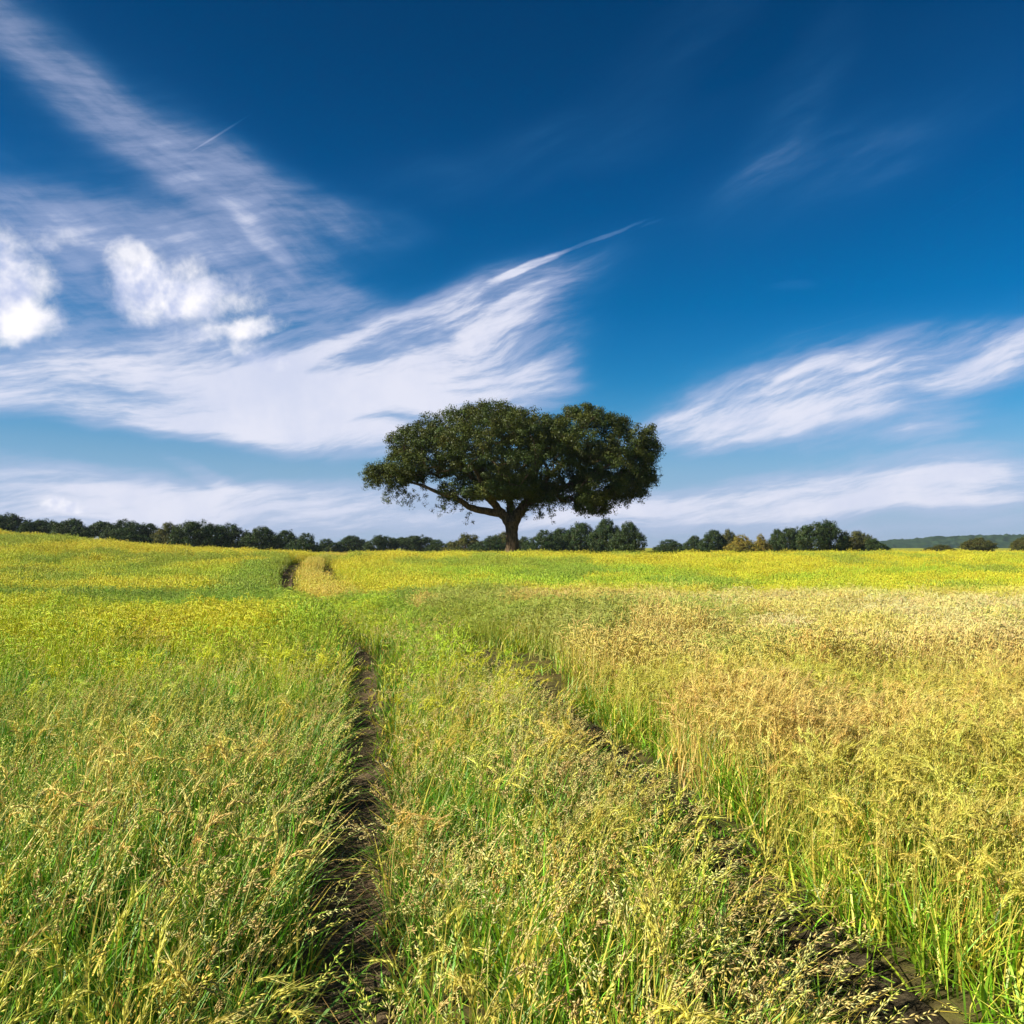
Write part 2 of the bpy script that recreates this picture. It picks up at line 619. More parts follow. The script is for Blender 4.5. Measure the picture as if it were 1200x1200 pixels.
def tuft_meadow(lod, mat, name):
    """leafy wild grass: many blades, a few stalks with slim green-tan panicles"""
    mb = MB()
    nb, ns, r, wk, seg = ((26, 2, .10, 1.0, 4), (44, 3, .22, 1.5, 3), (60, 8, .48, 3.2, 2))[lod]
    h = rng.uniform(.26, .58, nb)
    green = jit(GREEN, nb, .25, .15)
    dry = jit(DRY, nb, .2)
    k = (rng.random(nb) < .15)[:, None]
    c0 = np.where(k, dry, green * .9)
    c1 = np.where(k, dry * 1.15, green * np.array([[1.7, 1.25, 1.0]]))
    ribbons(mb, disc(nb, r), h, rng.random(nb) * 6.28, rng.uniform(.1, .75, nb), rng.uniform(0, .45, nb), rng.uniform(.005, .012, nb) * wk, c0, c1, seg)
    h = rng.uniform(.48, .70, ns)
    base = disc(ns, r)
    az_, le, dr = lean_az(ns), rng.uniform(.08, .4, ns), rng.uniform(.02, .14, ns)
    sc = jit((.38, .44, .06), ns, .2)
    ribbons(mb, base, h, az_, le, dr, np.full(ns, .0017 * wk), sc, sc, seg + 1, True)
    heads(mb, base, h, az_, le, dr, jit((.60, .56, .12), ns, .2), (11, 6, 3)[lod], .78, .008, (.024, .032, .05)[lod], (.0027, .0042, .009)[lod])
    return mb.mesh(name, mat)


def heads(mb, base, h, az_, le, dr, col, m, t0, spread, ln, rad, dangle=.3):
    n = len(h)
    t = np.sort(rng.uniform(t0, 1.0, (n, m)), axis=1)
    t[:, -1] = 1.0
    P = curve_pts(base, h, az_, le, dr, t)
    P2 = curve_pts(base, h, az_, le, dr, np.maximum(t - .04, 0))
    T = P - P2
    T /= np.linalg.norm(T, axis=2, keepdims=True)
    side = rng.normal(0, 1, (n, m, 3))
    side[..., 0] += .4
    taper = (1.15 - (t - t0) / (1 - t0))[..., None]
    P = P + side * spread * taper * .6
    D = T + side * .38
    D[..., 2] -= dangle
    C = np.repeat(col[:, None, :], m, axis=1) * np.exp(rng.normal(0, .12, (n, m, 1)))
    k = n * m
    spikelets(mb, P.reshape(-1, 3), D.reshape(-1, 3), np.full(k, ln) * rng.uniform(.7, 1.3, k), np.full(k, rad) * rng.uniform(.8, 1.2, k), np.clip(C.reshape(-1, 3), 0, 1))


def tuft_brome(lod, mat, name):
    """nodding tan and pinkish panicles above thin green-brown leaves"""
    mb = MB()
    nb, ns, r, wk, seg = ((16, 6, .10, 1.0, 4), (26, 11, .22, 1.5, 3), (30, 20, .48, 3.2, 2))[lod]
    h = rng.uniform(.22, .48, nb)
    g = jit((.11, .25, .020), nb, .25, .12)
    d = jit((.60, .42, .11), nb, .2)
    k = (rng.random(nb) < .4)[:, None]
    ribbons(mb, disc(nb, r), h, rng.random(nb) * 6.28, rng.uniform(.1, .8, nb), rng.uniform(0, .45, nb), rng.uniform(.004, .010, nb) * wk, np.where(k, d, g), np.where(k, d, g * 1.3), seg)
    h = rng.uniform(.44, .68, ns)
    base = disc(ns, r)
    az_, le, dr = lean_az(ns, 1.0), rng.uniform(.15, .5, ns), rng.uniform(.08, .34, ns)
    sc = jit((.58, .46, .13), ns, .2)
    ribbons(mb, base, h, az_, le, dr, np.full(ns, .0017 * wk), sc, sc, seg + 2, True)
    hc = jit((.82, .62, .22), ns, .18, .05)
    gr = (rng.random(ns) < .3)[:, None]
    hc = np.where(gr, jit((.58, .58, .17), ns, .15), hc)
    heads(mb, base, h, az_, le, dr, hc, (20, 9, 3)[lod], .78, .007, (.024, .032, .055)[lod], (.0028, .0046, .009)[lod], .30)
    return mb.mesh(name, mat)


def tuft_barley(lod, mat, name):
    """upright straw stems, bearded nodding ears, a few strap leaves"""
    mb = MB()
    nb, ns, r, wk, seg = ((10, 12, .12, 1.0, 4), (18, 22, .25, 1.6, 3), (22, 40, .50, 3.4, 2))[lod]
    h = rng.uniform(.22, .52, nb)
    g = jit((.20, .42, .20), nb, .25, .1)      # relative to the stand's tint
    d = jit((.95, .90, .80), nb, .12)
    k = (rng.random(nb) < .55)[:, None]
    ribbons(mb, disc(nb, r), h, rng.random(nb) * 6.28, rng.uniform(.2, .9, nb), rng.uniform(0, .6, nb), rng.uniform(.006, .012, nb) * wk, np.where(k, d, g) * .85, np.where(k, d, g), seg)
    h = rng.uniform(.46, .68, ns)
    base = disc(ns, r)
    az_, le, dr = lean_az(ns, 1.4), rng.uniform(.02, .22, ns), rng.uniform(.0, .16, ns)
    sc = jit((.88, .80, .72), ns, .15)
    ribbons(mb, base, h, az_, le, dr, np.full(ns, .0034 * wk), sc * .95, sc, seg, True)
    tip = curve_pts(base, h, az_, le, dr, np.array([.93, 1.0]))
    T = tip[:, 1] - tip[:, 0]
    T /= np.linalg.norm(T, axis=1, keepdims=True)
    nod = rng.uniform(.1, 1.5, ns)
    m = (7, 3, 1)[lod]
    L_ = rng.uniform(.07, .11, ns)
    ec = jit((1.0, .94, .90), ns, .14, .04)
    out_ = np.stack([np.cos(az_), np.sin(az_), np.zeros(ns)], -1)
    p_ = tip[:, 1].copy()
    for j in range(m):
        f = (j + .5) / m
        D = T + out_ * (nod * f)[:, None]
        D[:, 2] -= nod * f * 1.1
        D /= np.linalg.norm(D, axis=1, keepdims=True)
        sgn = (1 if j % 2 else -1)
        sd_ = np.cross(D, out_ + .01) * sgn
        spikelets(mb, p_ + sd_ * (.0025 if lod == 0 else 0), D + sd_ * (.35 if lod == 0 else 0), L_ / m * (2.1 if lod < 2 else 1.3), np.full(ns, (.0042, .0062, .012)[lod]), ec * rng.uniform(.9, 1.1))
        if lod < 2:
            na = 3 if lod == 0 else 2
            for a in range(na):
                Da = D + rng.normal(0, .22, D.shape)
                Da /= np.linalg.norm(Da, axis=1, keepdims=True)
                la = rng.uniform(.05, .09, ns)
                wv = np.cross(Da, rng.normal(0, 1, D.shape))
                wv /= np.linalg.norm(wv, axis=1, keepdims=True)
                ww = (.0011, .0020)[lod]
                V = np.stack([p_ - wv * ww, p_ + wv * ww, p_ + Da * la[:, None]], 1).reshape(-1, 3)
                mb.add(V, None, np.arange(ns * 3).reshape(-1, 3), np.repeat(ec * 1.05, 3, axis=0))
        p_ = p_ + D * (L_ / m)[:, None]
    return mb.mesh(name, mat)


def plant_mat(name, transl=.28, rough=.55, use_tint=True):
    m, t, out = new_mat(name)
    a = nd(t, 'ShaderNodeAttribute', attribute_name='col', attribute_type='GEOMETRY')
    c = a.outputs['Color']
    if use_tint:
        b = nd(t, 'ShaderNodeAttribute', attribute_name='tint', attribute_type='INSTANCER')
        c = mix_col(t, 1.0, c, b.outputs['Color'], 'MULTIPLY')
        vm = nd(t, 'ShaderNodeVectorMath', operation='MINIMUM')
        vm.inputs[1].default_value = (.84, .82, .70)
        t.links.new(c, vm.inputs[0])
        c = vm.outputs[0]
    d = nd(t, 'ShaderNodeBsdfDiffuse')
    tr = nd(t, 'ShaderNodeBsdfTranslucent')
    gl = nd(t, 'ShaderNodeBsdfGlossy')
    gl.inputs['Roughness'].default_value = rough
    gl.inputs['Color'].default_value = (.9, .9, .85, 1)
    t.links.new(c, d.inputs[0])
    t.links.new(c, tr.inputs[0])
    m1 = nd(t, 'ShaderNodeMixShader')
    m1.inputs[0].default_value = transl
    t.links.new(d.outputs[0], m1.inputs[1])
    t.links.new(tr.outputs[0], m1.inputs[2])
    m2 = nd(t, 'ShaderNodeMixShader')
    m2.inputs[0].default_value = .05
    t.links.new(m1.outputs[0], m2.inputs[1])
    t.links.new(gl.outputs[0], m2.inputs[2])
    t.links.new(m2.outputs[0], out.inputs['Surface'])
    return m


m_meadow = plant_mat('meadow_grass')
m_brome = plant_mat('brome_grass')
m_barley = plant_mat('ripening_barley', .26)

PROTO_N = (5, 4, 3)


def protos(kind, fn, mat):
    c = bpy.data.collections.new(kind + '_sources')      # never linked to the scene: only instanced
    k = 0
    for lod in range(3):
        for j in range(PROTO_N[lod]):
            nm = '%s_tuft_%02d' % (kind, k)
            o = bpy.data.objects.new(nm, fn(lod, mat, nm))
            c.objects.link(o)
            k += 1
    return c


def scatter(name, pts, rot, scl, idx_, tint, coll, label, cat):
    me = bpy.data.meshes.new(name)
    n = len(pts)
    me.vertices.add(n)
    me.vertices.foreach_set('co', pts.astype(np.float32).ravel())
    for k, arr, ty, fld in (('rot', rot, 'FLOAT_VECTOR', 'vector'), ('scl', scl, 'FLOAT_VECTOR', 'vector'), ('idx', idx_, 'INT', 'value')):
        a = me.attributes.new(k, ty, 'POINT')
        a.data.foreach_set(fld, np.ascontiguousarray(arr).ravel())
    a = me.attributes.new('tint', 'FLOAT_COLOR', 'POINT')
    a.data.foreach_set('color', np.concatenate([tint, np.ones((n, 1))], 1).astype(np.float32).ravel())
    o = link(name, me)
    ng = bpy.data.node_groups.new(name, 'GeometryNodeTree')
    ng.interface.new_socket('Geometry', in_out='INPUT', socket_type='NodeSocketGeometry')
    ng.interface.new_socket('Geometry', in_out='OUTPUT', socket_type='NodeSocketGeometry')
    gi, go = ng.nodes.new('NodeGroupInput'), ng.nodes.new('NodeGroupOutput')
    ci = ng.nodes.new('GeometryNodeCollectionInfo')
    ci.inputs['Collection'].default_value = coll
    ci.inputs['Separate Children'].default_value = True
    ci.inputs['Reset Children'].default_value = True
    ip = ng.nodes.new('GeometryNodeInstanceOnPoints')
    ip.inputs['Pick Instance'].default_value = True

    def na(nm, ty):
        q = ng.nodes.new('GeometryNodeInputNamedAttribute')
        q.data_type = ty
        q.inputs['Name'].default_value = nm
        return q.outputs['Attribute']
    ng.links.new(gi.outputs[0], ip.inputs['Points'])
    ng.links.new(ci.outputs[0], ip.inputs['Instance'])
    ng.links.new(na('idx', 'INT'), ip.inputs['Instance Index'])
    ng.links.new(na('rot', 'FLOAT_VECTOR'), ip.inputs['Rotation'])
    ng.links.new(na('scl', 'FLOAT_VECTOR'), ip.inputs['Scale'])
    ng.links.new(ip.outputs[0], go.inputs[0])
    md = o.modifiers.new('plants', 'NODES')
    md.node_group = ng
    tag(o, label, cat, kind='stuff')
    return o


def cover(y0, y1, dens, half=.64, pad=2.2):
    ymax = half * y1 + pad
    n = int(2 * ymax * (y1 - y0) * dens)
    x = rng.uniform(-ymax, ymax, n)
    y = rng.uniform(y0, y1, n)
    k = np.abs(x) < half * np.maximum(y, 0) + pad
    return x[k], y[k]


bands = [cover(.2, 9, 62, pad=1.6) + (0,), cover(9, 27, 24) + (1,), cover(27, 100, 7.5, pad=5) + (2,)]
X = np.concatenate([b[0] for b in bands])
Y = np.concatenate([b[1] for b in bands])
LOD = np.concatenate([np.full(len(b[0]), b[2]) for b in bands])
T = track_off(X, Y)
nA, nB, nC_ = fbm(X, Y, 2.2, 1), fbm(X, Y, 1.1, 4), fbm(X, Y * .6, 7.0, 6)
nD = fbm(X, Y, .7, 11)

# how far a plant may stand from each wheel track
d1 = np.abs(T)
d2 = np.abs(T - TRACK_GAP)
gone = sstep(Y, 15, 19) * (1 - sstep(Y, 27, 31))         # the tracks close up in the hollow, open again on the rise
w1 = .20 + (nD - .5) * .16 + .08 * LOD + .26 * (Y > 28) + .10 * (Y > 38)
w1 = w1 * (1 - .50 * gone) * np.interp(Y, [0, 3, 6], [.60, .72, 1.0])
open2 = np.interp(Y, [0, 3.8, 4.5, 5.3, 6.0, 7.2, 8.2, 9.8, 10.8, 14, 15.5, 20, 36, 41, 50, 58, 64], [1.35, 1.3, 1.0, .9, 1.35, 1.4, .9, .8, 2.3, 2.3, .2, 0, 0, 1.2, 1.1, .2, 0])
w2 = (.23 + (nD - .5) * .20 * (T > TRACK_GAP) + (nD - .5) * .16 + .12 * (LOD > 0) + .20 * (LOD > 1)) * open2
keep = (d1 > w1 + .09 * (T > 0) * (Y < 16)) & (d2 > w2)
keep &= ~((d1 < w1 + .10) & (rng.random(len(X)) < .35))
inner2 = (d2 < .46) & (Y < 20) & (rng.random(len(X)) < np.clip(1.15 - .62 * open2, .20, 1))
inner1 = (d1 > .12) & (d1 < .26) & (Y < 15) & (rng.random(len(X)) < .25)
SHORT = (inner1 | inner2) & ~keep
keep |= SHORT
SHORT = SHORT[keep]
X, Y, LOD, T, nA, nB, nC_, nD, d1, d2 = [a[keep] for a in (X, Y, LOD, T, nA, nB, nC_, nD, d1, d2)]
N = len(X)

left = T < 0
mid = (T >= 0) & (T < TRACK_GAP)
right = T >= TRACK_GAP
# share of each plant kind
wM = np.where(left, .95 - .2 * sstep(Y, 8, 14), np.where(mid, .60, .34))
wB = np.where(left, .05, np.where(mid, .34, .05))
wC = np.where(left, .06, np.where(mid, .10, .62))
wM = wM + (nA - .5) * .9
wB = wB + np.where(mid, sstep(nB, .5, .75) * .8 * sstep(X, -.4, 1.0), (nB - .5) * .5) * (Y < 9)
wB = wB + np.exp(-((T - TRACK_GAP + .45) / .35) ** 2) * (Y < 8) * .45 + np.exp(-((T + .40) / .2) ** 2) * (Y < 8) * .35
wC = wC + np.where(mid | left, sstep(Y, 8, 20) * 1.6 * sstep(nC_ + nB * .4, .50, .85), 0)
wC = wC + sstep(Y, 22, 34) * 2.6
wB = wB * (1 - sstep(Y, 14, 24))
wM = wM * (1 - .75 * sstep(Y, 24, 38))
verge = np.exp(-(d2 / .55) ** 2) * right * (Y < 14)
wM = wM + verge * .9
Wt = np.clip(np.stack([wM, wB, wC], -1), .02, None)
Wt /= Wt.sum(1, keepdims=True)
u = rng.random(N)
kind = (u > Wt[:, 0]).astype(int) + (u > Wt[:, 0] + Wt[:, 1]).astype(int)

# low growth inside the tracks: sparse in the bare one, thick in the other
kind = np.where(SHORT, (rng.random(N) < .08).astype(int), kind)

# colours of the stands
def lerp(a, b, f):
    return a * (1 - f)[:, None] + b * f[:, None]


V3 = lambda *c: np.array([c])
gold = lerp(V3(.84, .65, .18), V3(.64, .61, .09), sstep(nA, .4, .65))
beige = lerp(V3(.88, .76, .33), V3(.84, .73, .19), sstep(nB, .4, .65))
tb = lerp(gold, beige, sstep(Y, 8, 13) * (1 - sstep(Y + 7 * (nA - .5), 19, 29)) * sstep(X, -1, 4) * sstep(nC_ + nB * .5, .45, .7))
yg = lerp(V3(.50, .70, .03), V3(.76, .76, .03), sstep(nC_ * .6 + nA * .4, .42, .60))
tb = lerp(tb, yg, np.maximum(sstep(Y + 7 * (nA - .5), 20, 30) * (T > TRACK_GAP), (T <= TRACK_GAP) * sstep(Y, 3.5, 9)))
lemon = lerp(V3(.78, .75, .03), V3(.78, .70, .04), nB)
tb = lerp(tb, lemon, sstep(Y, 38, 54) * .75 + (X < -4) * sstep(Y, 22, 34) * .25)
grn = V3(.20, .40, .03)
streakm = np.exp(-((Y - 24 - .10 * (X + 12)) / 2.8) ** 2) * (X < -2.5) * sstep(nA, .25, .6)
streakm = np.maximum(streakm, (1 - sstep(np.abs(T + 1.3), .4, 1.6)) * (Y > 20) * (Y < 48) * .7)
tb = lerp(tb, grn, np.clip(streakm, 0, 1) * .85)
tb = lerp(tb, V3(.82, .68, .12), (np.exp(-((T - 1.2) / .8) ** 2) * (Y > 24) * .9))
tb = lerp(tb, V3(.28, .46, .04), (fbm(X, Y * .5, 4.0, 21) > .62) * (Y > 10) * .6)
tm = np.ones((N, 3)) * (1 + (nB - .5)[:, None] * .6)
tm = tm * lerp(V3(1, 1, 1), V3(2.4, 1.50, .9), sstep(nA, .50, .75) * .40 + .60 * sstep(Y, 6, 18) * (1 - np.clip(streakm, 0, 1)))
tm = tm * np.where(right[:, None], np.array([[1.35, 1.15, 1.0]]), 1)
tbr = np.ones((N, 3)) * (1 + (nA - .5)[:, None] * .4)
tint = np.where((kind == 0)[:, None], tm, np.where((kind == 1)[:, None], tbr, tb))
tint = np.clip(tint * np.exp(rng.normal(0, .10, (N, 1))) * np.exp(rng.normal(0, .04, (N, 3))), 0, 3)

base_i = np.array([0, PROTO_N[0], PROTO_N[0] + PROTO_N[1]])
pick = base_i[LOD] + (rng.random(N) * np.array(PROTO_N)[LOD]).astype(int)
rotz = rng.normal(0, .9, N)
tilt = rng.normal(0, .07, (N, 2))
lodged = rng.random(N) < .07 + .10 * (fbm(X, Y, 1.4, 41) > .62)
tilt += np.where(lodged[:, None], rng.normal(0, .45, (N, 2)), 0)
# plants beside a track lean into it
for dd, o in ((d1, 0), (d2, TRACK_GAP)):
    s = np.sign(T - o)
    close = np.clip(1 - dd / .55, 0, 1) * (Y < 20)
    tilt[:, 1] += -s * close * .42
ROT = np.stack([tilt[:, 0], tilt[:, 1] + .05, rotz], -1)
hs = .56 + .84 * fbm(X, Y, 1.1, 13) + rng.normal(0, .06, N)
edge = np.clip(1 - np.minimum(d1, d2) / .40, 0, 1) * (Y < 25)
hs = hs * (1 - .30 * edge)
hs = hs * (1 - np.interp(Y, [0, 4, 5, 6, 8, 10, 11, 14, 16], [.35, .3, .2, .35, .25, .2, .5, .5, .1]) * np.exp(-((T - TRACK_GAP + .25) / .34) ** 2))
hs = hs * (1 - .5 * (Y > 26) * (Y < 66) * (np.exp(-((T - .75) / .5) ** 2) + np.exp(-((T - TRACK_GAP - .75) / .5) ** 2))) * (1 - .30 * np.exp(-((T - .35) / .3) ** 2) * (Y < 12))
hs = hs * np.where(kind == 2, 1.05, np.where(kind == 1, .96, .97))
hs = hs * (1 - .42 * right * np.exp(-(d2 / .45) ** 2) * (Y < 22))
hs = hs * (1 - .30 * (Y > 14) * (Y < 29) * np.exp(-((T - .5) / .35) ** 2))
hs = np.where(SHORT, hs * rng.uniform(.22, .60, N), hs)
SCL = np.stack([np.ones(N) * rng.uniform(.9, 1.15, N)] * 2 + [hs], -1)
PTS = np.stack([X, Y, ground_z(X, Y, True)], -1)

for kx, (nm, fn, mt, lb, ct) in enumerate((
        ('meadow_grass', tuft_meadow, m_meadow, 'tall green meadow grass growing thickly on both sides of the track', 'grass'),
        ('brome_grass', tuft_brome, m_brome, 'tan nodding seed heads of wild brome along the track edges', 'grass'),
        ('barley_field', tuft_barley, m_barley, 'golden and yellow-green ripening barley covering the field to the crest', 'crop'))):
    k = kind == kx
    scatter(nm, PTS[k], ROT[k], SCL[k], pick[k].astype(np.int32), tint[k], protos(nm, fn, mt), lb, ct)

# ------------------------------------------------------------------ litter and clods on the bare track
mb = MB()
n = 2600
yy = rng.uniform(1.2, 16, n)
oo = np.where(rng.random(n) < .7, 0, TRACK_GAP)
uu = oo + rng.normal(0, .13, n)
s = np.interp(yy, _fy, _slope)
xx = track_x(yy) + uu * np.sqrt(1 + s * s)
zz = ground_z(xx, yy, False) - .075 * np.exp(-((uu - oo) / .20) ** 2) + .018
a = rng.random(n) * 6.28
ln = rng.uniform(.03, .16, n)
dx = np.stack([np.cos(a), np.sin(a), rng.normal(0, .08, n)], -1) * ln[:, None] * .5
wv = np.stack([-np.sin(a), np.cos(a), np.zeros(n)], -1) * .0013
ctr = np.stack([xx, yy, zz + rng.uniform(0, .02, n)], -1)
V = np.stack([ctr - dx - wv, ctr - dx + wv, ctr + dx + wv, ctr + dx - wv], 1).reshape(-1, 3)
mb.add(V, np.arange(n * 4).reshape(-1, 4), None, np.repeat(jit((.55, .43, .22), n, .3), 4, axis=0))
m_litter = plant_mat('dry_straw', .2, .6, False)
tag(link('straw_litter', mb.mesh('straw_litter', m_litter)), 'dry straw litter lying on the bare wheel tracks', 'straw', kind='stuff')

# ------------------------------------------------------------------ trees
m_bark, t, out = new_mat('oak_bark')
p = principled(t, out, .9, .15)
geo = nd(t, 'ShaderNodeNewGeometry')
mp = nd(t, 'ShaderNodeMapping')
mp.inputs['Scale'].default_value = (6, 6, 1.6)
t.links.new(geo.outputs['Position'], mp.inputs[0])
n1 = noise(t, mp.outputs[0], 1.3, 7, .7, .6).outputs['Fac']
c = mix_col(t, smooth(t, n1, .35, .65), (.034, .025, .016), (.155, .105, .062))
t.links.new(c, p.inputs['Base Color'])
bump(t, p, n1, 1.0, .12)


def leaf_mat(name, dark, light, transl=.22):
    m, t, out = new_mat(name)
    a = nd(t, 'ShaderNodeAttribute', attribute_name='col', attribute_type='GEOMETRY')
    c = mix_col(t, 1.0, a.outputs['Color'], light, 'MULTIPLY')
    d = nd(t, 'ShaderNodeBsdfDiffuse')
    tr = nd(t, 'ShaderNodeBsdfTranslucent')
    gl = nd(t, 'ShaderNodeBsdfGlossy')
    gl.inputs['Roughness'].default_value = .5
    gl.inputs['Color'].default_value = (.8, .85, .8, 1)
    t.links.new(c, d.inputs[0])
    t.links.new(c, tr.inputs[0])
    m1 = nd(t, 'ShaderNodeMixShader')
    m1.inputs[0].default_value = transl
    m2 = nd(t, 'ShaderNodeMixShader')
    m2.inputs[0].default_value = .02
    t.links.new(d.outputs[0], m1.inputs[1])
    t.links.new(tr.outputs[0], m1.inputs[2])
    t.links.new(m1.outputs[0], m2.inputs[1])
    t.links.new(gl.outputs[0], m2.inputs[2])
    t.links.new(m2.outputs[0], out.inputs['Surface'])
    return m


m_leaf = leaf_mat('oak_leaves', None, (.062, .080, .014))
m_leaf_dark = leaf_mat('wood_leaves', None, (.040, .066, .016))
m_leaf_olive = leaf_mat('olive_leaves', None, (.095, .098, .020))
m_leaf_gold = leaf_mat('golden_leaves', None, (.25, .20, .030))


def leaves(centres, radii, per, size, flat=.75):
    """thousands of small leaf faces gathered in clumps around twig ends"""
    n = len(centres) * per
    C = np.repeat(centres, per, axis=0)
    Rr = np.repeat(radii, per)
    d = rng.normal(0, 1, (n, 3))
    d /= np.linalg.norm(d, axis=1, keepdims=True)
    q = rng.random(n) ** .5
    P = C + d * (Rr * q)[:, None] * np.array([[1, 1, flat]])
    nrm = d * 1.1 + rng.normal(0, .5, (n, 3)) + np.array([[0, 0, .35]])
    nrm /= np.linalg.norm(nrm, axis=1, keepdims=True)
    u = np.cross(nrm, rng.normal(0, 1, (n, 3)))
    u /= np.linalg.norm(u, axis=1, keepdims=True)
    v = np.cross(nrm, u)
    s = size * rng.uniform(.6, 1.3, n)[:, None]
    V = np.stack([P - u * s, P - v * s * .5, P + u * s, P + v * s * .5], 1).reshape(-1, 3)
    cc = np.exp(rng.normal(0, .16, len(centres)))
    hue = rng.normal(0, .12, len(centres))
    col = np.stack([cc * np.exp(hue), cc, cc * np.exp(-hue)], -1)
    col = np.repeat(col, per, axis=0) * np.exp(rng.normal(0, .18, (n, 1)))
    return V, np.arange(n * 4).reshape(-1, 4), np.repeat(col, 4, axis=0)


def tube(mb, pts, rad, sides=7, wob=0.0):
    pts = np.asarray(pts, float)
    k = len(pts)
    tan = np.gradient(pts, axis=0)
    tan /= np.linalg.norm(tan, axis=1, keepdims=True) + 1e-9
    ref = np.array([.3, 1.0, .1])
    a = np.cross(tan, ref)
    a /= np.linalg.norm(a, axis=1, keepdims=True)
    b = np.cross(tan, a)
    th = np.arange(sides) / sides * 2 * np.pi
    rr = np.asarray(rad)[:, None] * (1 + wob * rng.normal(0, 1, (k, sides)))
    V = pts[:, None, :] + a[:, None, :] * (np.cos(th)[None, :] * rr)[..., None] + b[:, None, :] * (np.sin(th)[None, :] * rr)[..., None]
    i = np.arange(k * sides).reshape(k, sides)
    j = np.roll(i, -1, axis=1)
    Q = np.stack([i[:-1], j[:-1], j[1:], i[1:]], -1).reshape(-1, 4)
    mb.add(V.reshape(-1, 3), Q, None, None)


def refine(pts, rad, n, jitter):
    pts = np.asarray(pts, float)
    s = np.linspace(0, len(pts) - 1, n)
    P = np.stack([np.interp(s, np.arange(len(pts)), pts[:, k]) for k in range(3)], -1)
    k = np.array([.25, .5, .25])
    for _ in range(2):
        Q = P.copy()
        Q[1:-1] = P[:-2] * .25 + P[1:-1] * .5 + P[2:] * .25
        P = Q
    P[1:-1] += rng.normal(0, jitter, (n - 2, 3))
    return P, np.interp(s, np.arange(len(rad)), rad)


def grow(mb_of, nodes, owner, targets, tip_r, step=.6, sides=5):
    """join every target to the nearest wood by a bent twig; thickness follows what hangs on it"""
    nodes = [np.array(n) for n in nodes]
    par = [-1] * len(nodes)
    own = list(owner)
    root = nodes[0]
    order = np.argsort(np.linalg.norm(targets - root, axis=1))
    A = np.array(nodes)
    ends, n0 = [], len(nodes)
    for ti in order:
        tgt = targets[ti]
        d = np.linalg.norm(A - tgt, axis=1)
        # prefer wood nearer to the fork than the target
        pen = np.maximum(0, np.linalg.norm(A - root, axis=1) - np.linalg.norm(tgt - root)) * 1.2
        j = int(np.argmin(d + pen))
        dist = d[j]
        k = max(1, int(dist / step))
        prev, p0 = j, A[j]
        new = []
        for i in range(1, k + 1):
            f = i / k
            q = p0 * (1 - f) + tgt * f
            if i < k:
                q = q + rng.normal(0, .07 * dist, 3) * math.sin(math.pi * f)
            q[2] += math.sin(math.pi * f) * dist * .06
            new.append(q)
            par.append(prev)
            own.append(own[j])
            prev = len(par) - 1
        A = np.vstack([A, new])
        ends.append(prev)
    load = np.zeros(len(par))
    load[ends] = 1
    for i in range(len(par) - 1, n0 - 1, -1):
        if par[i] >= 0:
            load[par[i]] += load[i]
    rad = tip_r * np.maximum(load, 1) ** .46
    for i in range(n0, len(par)):
        a, b = A[par[i]], A[i]
        tube(mb_of[own[i]], np.array([a, b]), [max(rad[i], min(rad[par[i]], rad[i] * 1.3)), rad[i]], sides)
    return A


# ---- the lone oak on the crest
DT = 62.0
S = DT / 1039.0
TREE = np.array([0.0, DT, float(ground_z(0, DT))])


def ft(px, py, dy=0.0):
    """crown marks measured in the picture, turned into metres from the trunk base"""
    return np.array([(px - 600) * S, dy, EYE + (642 - py) * S - TREE[2]])


root = bpy.data.objects.new('oak_tree', None)
COL.objects.link(root)
root.location = TREE
tag(root, 'large lone oak with broad dark crown and thick forked trunk standing on the field crest', 'tree')

ell = [  # cx, cy, rx, ry (picture marks), depth offset m, depth radius m, number of clumps
    (565, 522, 74, 50, -.5, 4.8, 230), (500, 532, 48, 40, 0, 4.0, 130), (458, 559, 32, 18, -.4, 2.2, 46),
    (528, 503, 48, 30, 1, 4, 80), (480, 520, 30, 26, 0, 3, 40), (618, 512, 46, 34, 0, 4.8, 120), (690, 512, 46, 38, .2, 4.8, 130),
    (737, 522, 34, 36, 0, 3.8, 80), (712, 558, 44, 40, -1.2, 3.8, 130), (749, 548, 22, 36, 0, 3, 50),
    (655, 548, 52, 32, 0, 4.5, 110), (585, 560, 48, 26, .8, 4.6, 80), (694, 592, 28, 16, -1, 2, 34), (680, 486, 26, 15, 0, 2.6, 34), (715, 494, 24, 14, 0, 2.4, 24), (592, 578, 34, 13, -2.6, 1.8, 50), (635, 582, 24, 12, -1, 2.2, 30), (560, 582, 16, 8, -1.5, 1.5, 10), (648, 508, 26, 25, 0, 3.6, 60), (694, 575, 34, 28, -2.2, 2.4, 60), (575, 484, 40, 17, 0, 3, 46),
    (600, 530, 88, 42, -5, 2.0, 130), (575, 520, 70, 44, 5.2, 2.4, 80), (690, 530, 50, 42, 5, 2.4, 60), (600, 572, 46, 20, -1.5, 3.5, 90), (476, 546, 34, 24, -.3, 3, 70), (445, 552, 20, 14, -.3, 1.6, 20), (545, 575, 34, 18, -.5, 3.2, 50), (760, 530, 16, 36, 0, 3, 40), (740, 566, 30, 26, -.5, 3, 50), (660, 575, 34, 18, .5, 3, 40)]
cl = []
for cx, cy, rx, ry, dy, ry2, n in ell:
    n = int(n * 1.35)
    d = rng.normal(0, 1, (n, 3))
    d /= np.linalg.norm(d, axis=1, keepdims=True)
    q = .35 + .65 * rng.random(n) ** .45
    d *= q[:, None]
    c0 = ft(cx, cy, dy)
    cl.append(c0 + d * np.array([[(rx - 5) * S, ry2, (ry - 5) * S]]))
cl = np.concatenate(cl)
